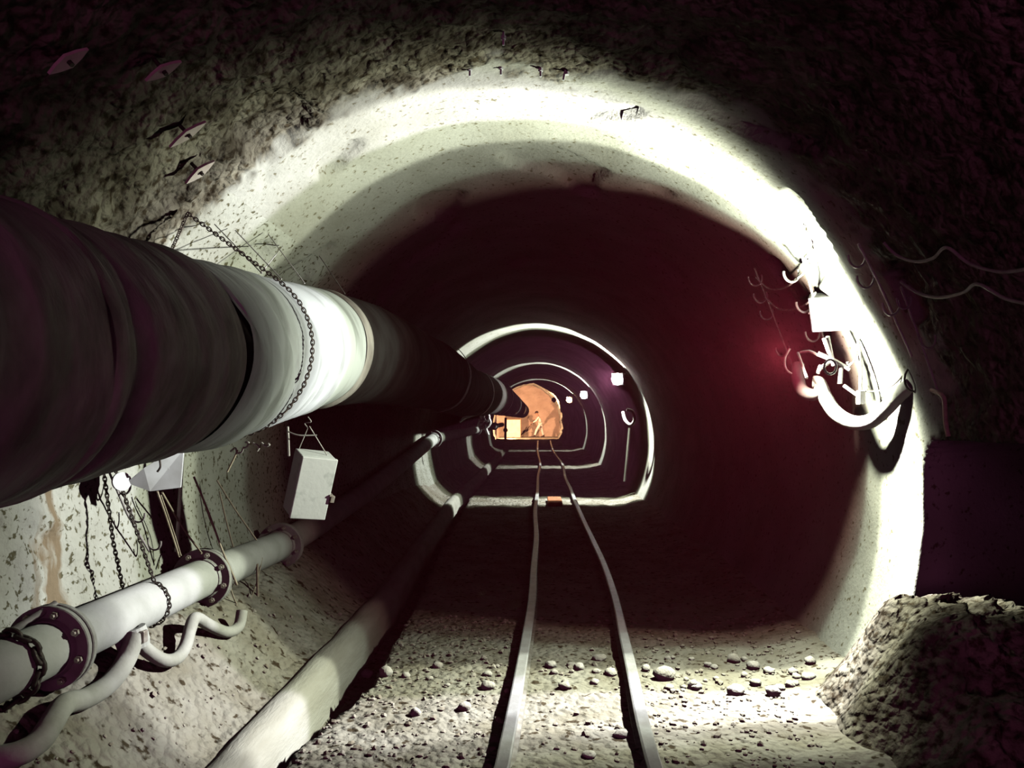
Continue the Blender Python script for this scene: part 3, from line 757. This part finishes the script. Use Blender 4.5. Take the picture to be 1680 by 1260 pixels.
# ------------------------------------------------------------------ rails
def rail(label, pts, zt=0.10):
    t = thing('rail', label, 'rail', (pts[0][0], 8, 0.0))
    path = smooth_path([Vector((x, dd, 0)) for x, dd in pts], 10)
    def sweep(sec, mname, nm):
        b = MB(); vs = []; fs = []; n = len(sec)
        for i, p in enumerate(path):
            tn = (path[min(i + 1, len(path) - 1)] - path[max(i - 1, 0)]).normalized(); sd = Vector((tn.y, -tn.x, 0))
            zb = lerp_table(FL, p.y) + 0.008 * noise.noise(Vector((p.x * 3, p.y * 0.7, 1)))
            for (u, v) in sec: vs.append(p + sd * u + Vector((0, 0, zb + v)))
        for i in range(len(path) - 1):
            for j in range(n):
                j2 = (j + 1) % n; fs.append([i * n + j, i * n + j2, (i + 1) * n + j2, (i + 1) * n + j])
        fs.append(list(range(n))); fs.append([len(vs) - 1 - q for q in range(n)])
        b.add(vs, fs, False); return b.build(nm, mname, t)
    sweep([(-0.032, zt - 0.03), (-0.034, zt - 0.006), (-0.026, zt), (0.026, zt), (0.034, zt - 0.006), (0.032, zt - 0.03)], 'rail', 'rail_head')
    sweep([(-0.007, zt - 0.024), (0.007, zt - 0.024), (0.009, 0.012), (-0.009, 0.012)], 'railside', 'rail_web')
    sweep([(-0.045, 0.012), (-0.045, -0.01), (0.045, -0.01), (0.045, 0.012), (0.009, 0.018), (-0.009, 0.018)], 'railside', 'rail_foot')
    return t
def railpts(pix, ztop):
    out = []
    for px, py in pix:
        d = (EYE - ztop) * F / (py - VY); out.append(((px - VX) / F * d, d))
    return out
L_ = railpts([(812, 1330), (826, 1250), (840, 1180), (852, 1115), (864, 1045), (873, 985), (876, 930), (880, 880), (878, 838), (882, 806)], 0.08)
R_ = railpts([(1098, 1330), (1072, 1250), (1051, 1170), (1036, 1100), (1022, 1040), (1010, 985), (992, 930), (973, 888), (950, 838), (937, 805)], 0.08)
L_ = [(L_[0][0] + 0.0, 1.0)] + L_ + [(-0.02, 20), (0.05, 25), (-0.05, 33), (-0.05, 42)]
R_ = [(R_[0][0] - 0.0, 1.0)] + R_ + [(0.72, 20), (0.80, 25), (0.66, 33), (0.66, 42)]
rail('left rail of the narrow track, thin and winding into the dark', L_)
rail('right rail of the narrow track, brighter one curving away from the wall', R_)

# ------------------------------------------------------------------ stones
rng = random.Random(11)
LT = sorted((d, x) for x, d in L_); RT_ = sorted((d, x) for x, d in R_)
gb = MB()
for i in range(3600):
    u = rng.random(); dd = 2.7 + 3.4 * u ** 1.1; x = rng.uniform(-2.05, 1.95)
    if ditch_l(dd) - 0.25 < x < ditch_r(dd) + 0.05: continue
    if x > 1.45 and 3.3 < dd < 4.7: continue
    if any(abs(x - lerp_table(q, dd)) < 0.075 for q in (LT, RT_)): continue
    if abs(x - 0.20) < 0.26 and rng.random() < 0.7: continue
    if x < ditch_l(dd) and rng.random() < 0.6: continue
    r = 0.006 + 0.016 * rng.random() ** 2.5
    V_, F_ = ico(1)
    gb.blob((x, dd, ground(x, dd) + r * 0.25), r, 1, 0.35, (1, rng.uniform(.7, 1.3), rng.uniform(.5, .9)), i)
tag(gb.build('gravel', 'gravel', origin=(0, 4, 0)), 'fine gravel strewn over the lit tunnel floor around the rails', 'gravel', kind='stuff')
def stone(label, px, py, wpx, hk_=0.65, group=None, seed=0):
    d = EYE * F / (py - VY)
    for _ in range(4):
        x = (px - VX) / F * d; d = (EYE - ground(x, d) - 0.01) * F / (py - VY)
    x = (px - VX) / F * d; r = wpx / 2 * d / F
    b = MB(); b.blob((x, d, ground(x, d) + r * hk_ * 0.55), r, 2, 0.28, (1, 0.85, hk_), seed)
    return tag(b.build('stone', 'stone'), label, 'stone', group)
stone('largest pale stone, rounded, lying right of the right rail at the light edge', 1090, 1112, 36, 0.75, seed=1)
stone('pale angular stone lying alone on the lit floor, halfway to the right wall', 1207, 1136, 28, 0.7, seed=2)
stone('oval pale stone just left of the largest stone near the right rail', 1060, 1098, 15, 0.9, seed=3)
stone('rounded pale stone on the lit floor between ditch and left rail', 762, 1162, 22, 0.8, seed=4)
stone('dark faced stone on the lit floor nearer the ditch', 682, 1170, 18, 0.8, seed=5)
stone('flat stone at the front of the track, beside the right rail', 1018, 1204, 26, 0.5, seed=6)
stone('flat stone at the very front, midway between the rails', 966, 1238, 24, 0.5, seed=7)
stone('pale stone with a peaked top at the dark edge near the right wall foot', 1268, 1138, 26, 0.8, seed=8)
SG = 'small stones at the edge of the light on the floor'
rs = random.Random(5)
for i in range(48):
    px = rs.choice([rs.uniform(1090, 1330), rs.uniform(1090, 1330), rs.uniform(890, 1010), rs.uniform(600, 830)])
    py = rs.uniform(1078, 1128)
    stone('small pale stone scattered in the dim strip where the lit floor turns dark', px, py, rs.uniform(8, 24), rs.uniform(0.5, 0.85), SG, 20 + i)

# ------------------------------------------------------------------ anchor plates and bolts in the crown
AG = 'diamond anchor plates in the rough roof'
def anchor(label, px, py, ang, ln, wd, group=AG):
    c = wallhit(px, py, 0.045); cc = centre(c.y); nrm = Vector((cc.x - c.x, 0, cc.y - c.z)).normalized()
    t = thing('anchor_plate', label, 'plate', c, group)
    tn = Vector((0, 1, 0)); sd = nrm.cross(tn)
    a = math.radians(ang); e1 = tn * math.cos(a) + sd * math.sin(a); e2 = nrm.cross(e1)
    ring = []
    for th in range(8):
        q = th * math.pi / 4
        ring.append((abs(math.cos(q)) ** 1.7 * math.copysign(1, math.cos(q)) * ln, abs(math.sin(q)) ** 1.7 * math.copysign(1, math.sin(q)) * wd))
    inner = [(0.35 * wd * math.cos(th * math.pi / 4), 0.35 * wd * math.sin(th * math.pi / 4)) for th in range(8)]
    vs = []
    for h in (0.006, -0.006):
        vs += [c + e1 * x + e2 * y + nrm * h for x, y in ring] + [c + e1 * x + e2 * y + nrm * h for x, y in inner]
    fs = []
    for i in range(8):
        j = (i + 1) % 8
        fs += [[i, j, j + 8, i + 8], [i + 16, i + 24, j + 24, j + 16], [i, i + 16, j + 16, j], [i + 8, j + 8, j + 24, i + 24]]
    MB().add(vs, fs, False).build('plate', 'plate', t)
    MB().lathe(c, nrm, [(-0.06, 0.009), (0.02, 0.009), (0.02, 0)], 8).build('anchor_bolt', 'darkiron', t)
    return t
anchor('brightest diamond anchor plate at upper left, upper one of the clear pair', 308, 220, 78, 0.100, 0.030)
anchor('diamond anchor plate at upper left, lower one close to the lit arch', 328, 282, 78, 0.090, 0.036)
anchor('faint anchor plate in the dark roof left of the clear pair', 268, 116, 75, 0.08, 0.03)
anchor('faintest anchor plate at the far upper left', 112, 100, 75, 0.08, 0.03)
for lab, px, py in [('small pale bolt tip on the crown rim, leftmost of the four', 771, 110), ('small pale bolt tip on the crown rim, second from left', 822, 108),
                    ('small pale bolt tip on the crown rim, third from left', 887, 111), ('small slanting bolt tip on the crown rim, rightmost', 930, 117),
                    ('lone bolt tip above the others in the dark roof', 826, 58)]:
    c = wallhit(px, py, 0.0)
    MB_ = MB(); MB_.tube([c + Vector((0, 0, 0.05)), c - Vector((0.0 if px < 900 else 0.02, 0, 0.05))], 0.007, 7); MB_.lathe(c - Vector((0, 0, 0.012)), (0, 0, 1), [(-0.008, 0), (-0.008, 0.014), (0.008, 0.014), (0.008, 0)], 6)
    tag(MB_.build('rock_bolt', 'box'), lab, 'bolt', 'rock bolts in the crown')

# ------------------------------------------------------------------ details at the second ring and beyond
wire('hose', 'small white hose bow hanging on the second lit ring', 'hose', [P(1022, 676, 15.0), P(1026, 690, 14.9), P(1034, 697, 14.8), P(1041, 690, 14.7), P(1038, 676, 14.7), P(1028, 672, 14.7)], 0.035, 'hose', None, 8)
wire('rod', 'tall thin rod standing inside the second lit ring on the right', 'rod', [P(1033, 702, 15.2), P(1029, 750, 15.2), P(1025, 790, 15.2)], 0.03, 'hose', None, 8, 1)
tg = MB(); rg = random.Random(3)
for i in range(7):
    x, y = rg.uniform(782, 806), rg.uniform(682, 708)
    tg.tube(smooth_path([P(x, y - 8, 14.9), P(x + rg.uniform(-8, 8), y, 14.9), P(x + rg.uniform(-8, 8), y + 9, 14.9)], 3), 0.03, 6)
tg.tube(smooth_path([P(754, 692, 14.8), P(766, 684, 14.8), P(786, 678, 14.8), P(794, 672, 14.8)], 3), 0.03, 6)
tag(tg.build('wire_tangle', 'greywire'), 'pale tangle of wires under the far duct at the second lit ring', 'wire')
pud = MB(); n = 18; c = Vector((0.31, 14.55, 0.05))
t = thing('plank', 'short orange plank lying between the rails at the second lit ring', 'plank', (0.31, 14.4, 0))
MB().boxc((0.31, 14.3, 0.05), (0.14, 0.55, 0.035)).build('board', 'rust', t, 0.02)  # added board, its orange stands for a reflection on the floor
t = thing('canvas_screen', 'bright cream sheet on a frame standing left of the person at the rock face', 'screen', (-1.65, 46.2, 0.5))
MB().boxc((-1.62, 46.2, 1.05), (0.46, 0.02, 0.58)).build('sheet', 'canvas', t, 0.01)
fm = MB()
for x in (-2.09, -1.15): fm.tube([(x, 46.25, 0.42), (x, 46.25, 1.68)], 0.03, 8)
fm.tube([(-2.09, 46.25, 1.64), (-1.15, 46.25, 1.64)], 0.03, 8); fm.build('frame', 'timber', t)
wire('timber_prop', 'orange lit timber prop standing left of the rock face under the duct', 'prop', [(-1.95, 42.6, 0.36), (-1.93, 42.6, 1.75)], 0.07, 'timber', None, 8, 1)

# ------------------------------------------------------------------ person at the rock face
Y = 46.0
J = {'pelvis': (0.10, Y, 1.36), 'waist': (0.08, Y, 1.50), 'chest': (0.02, Y, 1.72), 'neck': (-0.06, Y, 1.875), 'jaw': (-0.115, Y, 1.965), 'crown': (-0.135, Y, 2.085),
     'nose': (-0.225, Y, 2.00),
     'hl': (0.08, Y - 0.10, 1.33), 'kl': (-0.14, Y - 0.13, 0.98), 'al': (-0.26, Y - 0.12, 0.62), 'tl': (-0.42, Y - 0.14, 0.56),
     'hr': (0.12, Y + 0.10, 1.33), 'kr': (0.20, Y + 0.12, 0.97), 'ar': (0.30, Y + 0.12, 0.62), 'tr': (0.14, Y + 0.12, 0.56),
     'sl': (-0.01, Y - 0.19, 1.79), 'el': (-0.17, Y - 0.23, 1.56), 'wl': (-0.36, Y - 0.12, 1.46), 'pl': (-0.43, Y - 0.07, 1.43),
     'sr': (-0.01, Y + 0.19, 1.79), 'er': (-0.22, Y + 0.22, 1.54), 'wr': (-0.46, Y + 0.10, 1.33), 'pr': (-0.53, Y + 0.05, 1.30)}
gz = ground(-0.3, 46.0)
def skinned(name, edges, rad, m, parent, root):
    names = sorted({a for e in edges for a in e}, key=lambda q: (q != root, q)); idx = {q: i for i, q in enumerate(names)}
    off = parent.location
    me = bpy.data.meshes.new(name); me.from_pydata([Vector(J[q]) - off for q in names], [(idx[a], idx[b]) for a, b in edges], [])
    o = bpy.data.objects.new(name, me); COL.objects.link(o)
    sk = o.modifiers.new('skin', 'SKIN'); sk.use_smooth_shade = True
    for q in names:
        r = rad[q]; v = me.skin_vertices[0].data[idx[q]]
        v.radius = r if isinstance(r, tuple) else (r, r); v.use_root = (q == root)
    o.modifiers.new('sub', 'SUBSURF').levels = 2; o.modifiers['sub'].render_levels = 2
    dg = bpy.context.evaluated_depsgraph_get(); m2 = bpy.data.meshes.new_from_object(o.evaluated_get(dg))
    bpy.data.objects.remove(o); m2.materials.clear(); m2.materials.append(M[m]); m2.name = name
    r_ = bpy.data.objects.new(name, m2); COL.objects.link(r_); r_.parent = parent
    for p in m2.polygons: p.use_smooth = True
    return r_
per = thing('person', 'person in pale workwear bending to the left with a shovel at the orange rock face', 'person', (0.0, Y, gz))
R0 = dict(pelvis=.125, waist=.115, chest=.145, neck=.055, jaw=.078, crown=.085, nose=.022, hl=.085, kl=.058, al=.042, tl=.032, hr=.085, kr=.058, ar=.042, tr=.032,
          sl=.060, el=.042, wl=.029, pl=.036, sr=.060, er=.042, wr=.029, pr=.036)
E_arm = [('chest', 'sl'), ('sl', 'el'), ('el', 'wl'), ('chest', 'sr'), ('sr', 'er'), ('er', 'wr')]
E_leg = [('pelvis', 'hl'), ('hl', 'kl'), ('kl', 'al'), ('pelvis', 'hr'), ('hr', 'kr'), ('kr', 'ar')]
body = skinned('body', [('pelvis', 'waist'), ('waist', 'chest'), ('chest', 'neck'), ('neck', 'jaw'), ('jaw', 'crown'), ('jaw', 'nose')] + E_arm + [('wl', 'pl'), ('wr', 'pr')] + E_leg, R0, 'skin', per, 'pelvis')
RC = {q: (v + 0.018 if isinstance(v, float) else v) for q, v in R0.items()}
skinned('jacket', [('pelvis', 'waist'), ('waist', 'chest')] + E_arm, RC, 'clothes', per, 'pelvis')
RL = dict(RC); RL['pelvis'] = .128; RL['kl'] = RL['kr'] = .082; RL['al'] = RL['ar'] = .066
skinned('trousers', E_leg, RL, 'clothes', per, 'pelvis')
for an, tn in (('al', 'tl'), ('ar', 'tr')):
    a, b_ = Vector(J[an]), Vector(J[tn]); bt = MB()
    bt.tube([Vector((a.x + .06, a.y, gz + .045)), Vector((a.x - .02, a.y, gz + .055)), Vector((b_.x + .05, b_.y, gz + .04)), Vector((b_.x - .01, b_.y, gz + .03))], [.045, .055, .048, .03], 12)
    bt.tube([Vector((a.x, a.y, gz + .05)), a + Vector((0, 0, .06))], [.055, .06], 12); bt.build('boot', 'dark', per)
hc = Vector(J['crown']) + Vector((0.005, 0, -0.03)); hm = MB()
hm.lathe(hc, (-0.18, 0, 1), [(-0.005, 0.135), (0.0, 0.138), (0.005, 0.112), (0.05, 0.108), (0.09, 0.088), (0.118, 0.045), (0.125, 0)], 24, True)
hm.tube(smooth_path([hc + Vector((-0.11, -0.05, -0.01)), hc + Vector((-0.165, 0, -0.025)), hc + Vector((-0.11, 0.05, -0.01))], 4), 0.012, 6)
hm.build('helmet', 'dark', per)
for sy in (-1, 1):
    MB().blob((-0.196, Y + sy * 0.032, 2.035), 0.013, 2, 0).build('eye', 'dark', body)
    MB().blob((-0.10, Y + sy * 0.088, 2.01), 0.026, 2, 0.05, (0.7, 0.35, 1.2)).build('ear', 'skin', body)
MB().tube([(-0.182, Y - 0.025, 1.957), (-0.190, Y, 1.955), (-0.182, Y + 0.025, 1.957)], 0.006, 6).build('mouth', 'rust', body)
# shovel; both hands close on its shaft
SH0, SH1 = Vector((-0.28, Y - 0.10, 1.64)), Vector((-0.98, Y + 0.10, gz + 0.16)); sd_ = (SH1 - SH0).normalized()
for pn in ('pl', 'pr'):
    pc = Vector(J[pn]); ax_ = SH0 + sd_ * (pc - SH0).dot(sd_)
    e1 = (pc - ax_); e1 = (e1 - sd_ * e1.dot(sd_)); e1 = e1.normalized() if e1.length > 1e-4 else sd_.orthogonal().normalized(); e2 = sd_.cross(e1)
    hb = MB()
    for kf in range(4):
        base = ax_ + sd_ * (0.022 * (kf - 1.5)); ln = [230, 260, 250, 205][kf]
        hb.tube([base + (e1 * math.cos(t) + e2 * math.sin(t)) * 0.030 for t in [math.radians(-20 + ln * q / 7) for q in range(8)]], [.011, .011, .010, .010, .010, .009, .009, .007], 8)
    hb.tube([ax_ - sd_ * 0.04 + e1 * 0.034, ax_ - sd_ * 0.045 + e1 * 0.02 - e2 * 0.028, ax_ - sd_ * 0.03 - e2 * 0.036 - e1 * 0.012], [.013, .011, .008], 8)
    hb.build('fingers', 'skin', body)
t = thing('shovel', 'long handled dark shovel held by the person, blade on the muck', 'shovel', (SH1.x, SH1.y, gz))
MB().tube([SH0, SH1], 0.017, 8).build('shaft', 'dark', t)
MB().tube([SH0 + Vector((0, -0.07, 0)), SH0 + Vector((0, 0.07, 0))], 0.016, 8).build('grip', 'dark', t)
bl = MB(); fw = sd_; sdw = Vector((0, 1, 0)); nn = fw.cross(sdw).normalized(); vs = []; fs = []
for i in range(7):
    for j in range(7):
        u = (j - 3) / 3 * (0.12 if i < 4 else 0.12 * (1 - ((i - 3) / 3.4) ** 2)); vs.append(SH1 + fw * (0.04 * i - 0.02) + sdw * u + nn * (0.025 * (u / 0.12) ** 2))
for i in range(6):
    for j in range(6): a = i * 7 + j; fs.append([a, a + 1, a + 8, a + 7])
nv = len(vs); vs += [v + nn * 0.006 for v in vs]; fs += [[q + nv for q in f][::-1] for f in fs]
bl.add(vs, fs, True); bl.build('blade', 'dark', t)

# ------------------------------------------------------------------ reddish haze added to tint the dark around the first two lamps
def haze(label, d0, d1, dens, col):
    mt = bpy.data.materials.new('dust'); mt.use_nodes = True; nt = mt.node_tree; nt.nodes.remove(nt.nodes['Principled BSDF'])
    v = nt.nodes.new('ShaderNodeVolumeScatter'); v.inputs['Color'].default_value = (*col, 1); v.inputs['Density'].default_value = dens; v.inputs['Anisotropy'].default_value = 0.0
    nt.links.new(v.outputs[0], nt.nodes['Material Output'].inputs['Volume'])
    M['dust_' + str(d0)] = mt
    b = MB(); n = 40; vs = []
    for dd in (d0, d1):
        vs += [Vector((-0.05 + 2.12 * math.cos(2 * math.pi * q / n), dd, 1.25 + 2.12 * math.sin(2 * math.pi * q / n))) for q in range(n)]
    b.add(vs, [[q, (q + 1) % n, (q + 1) % n + n, q + n] for q in range(n)] + [list(range(n))[::-1], list(range(n, 2 * n))], False)
    return tag(b.build('dust_haze', 'dust_' + str(d0)), label, 'haze', None, 'stuff')
haze('thin reddish dust hanging in the air around the glaring floodlight', 3.3, 7.0, 0.0058, (1.0, 0.09, 0.16))
haze('thin reddish dust hanging in the air around the second floodlight', 12.5, 17.0, 0.012, (1.0, 0.3, 0.6))
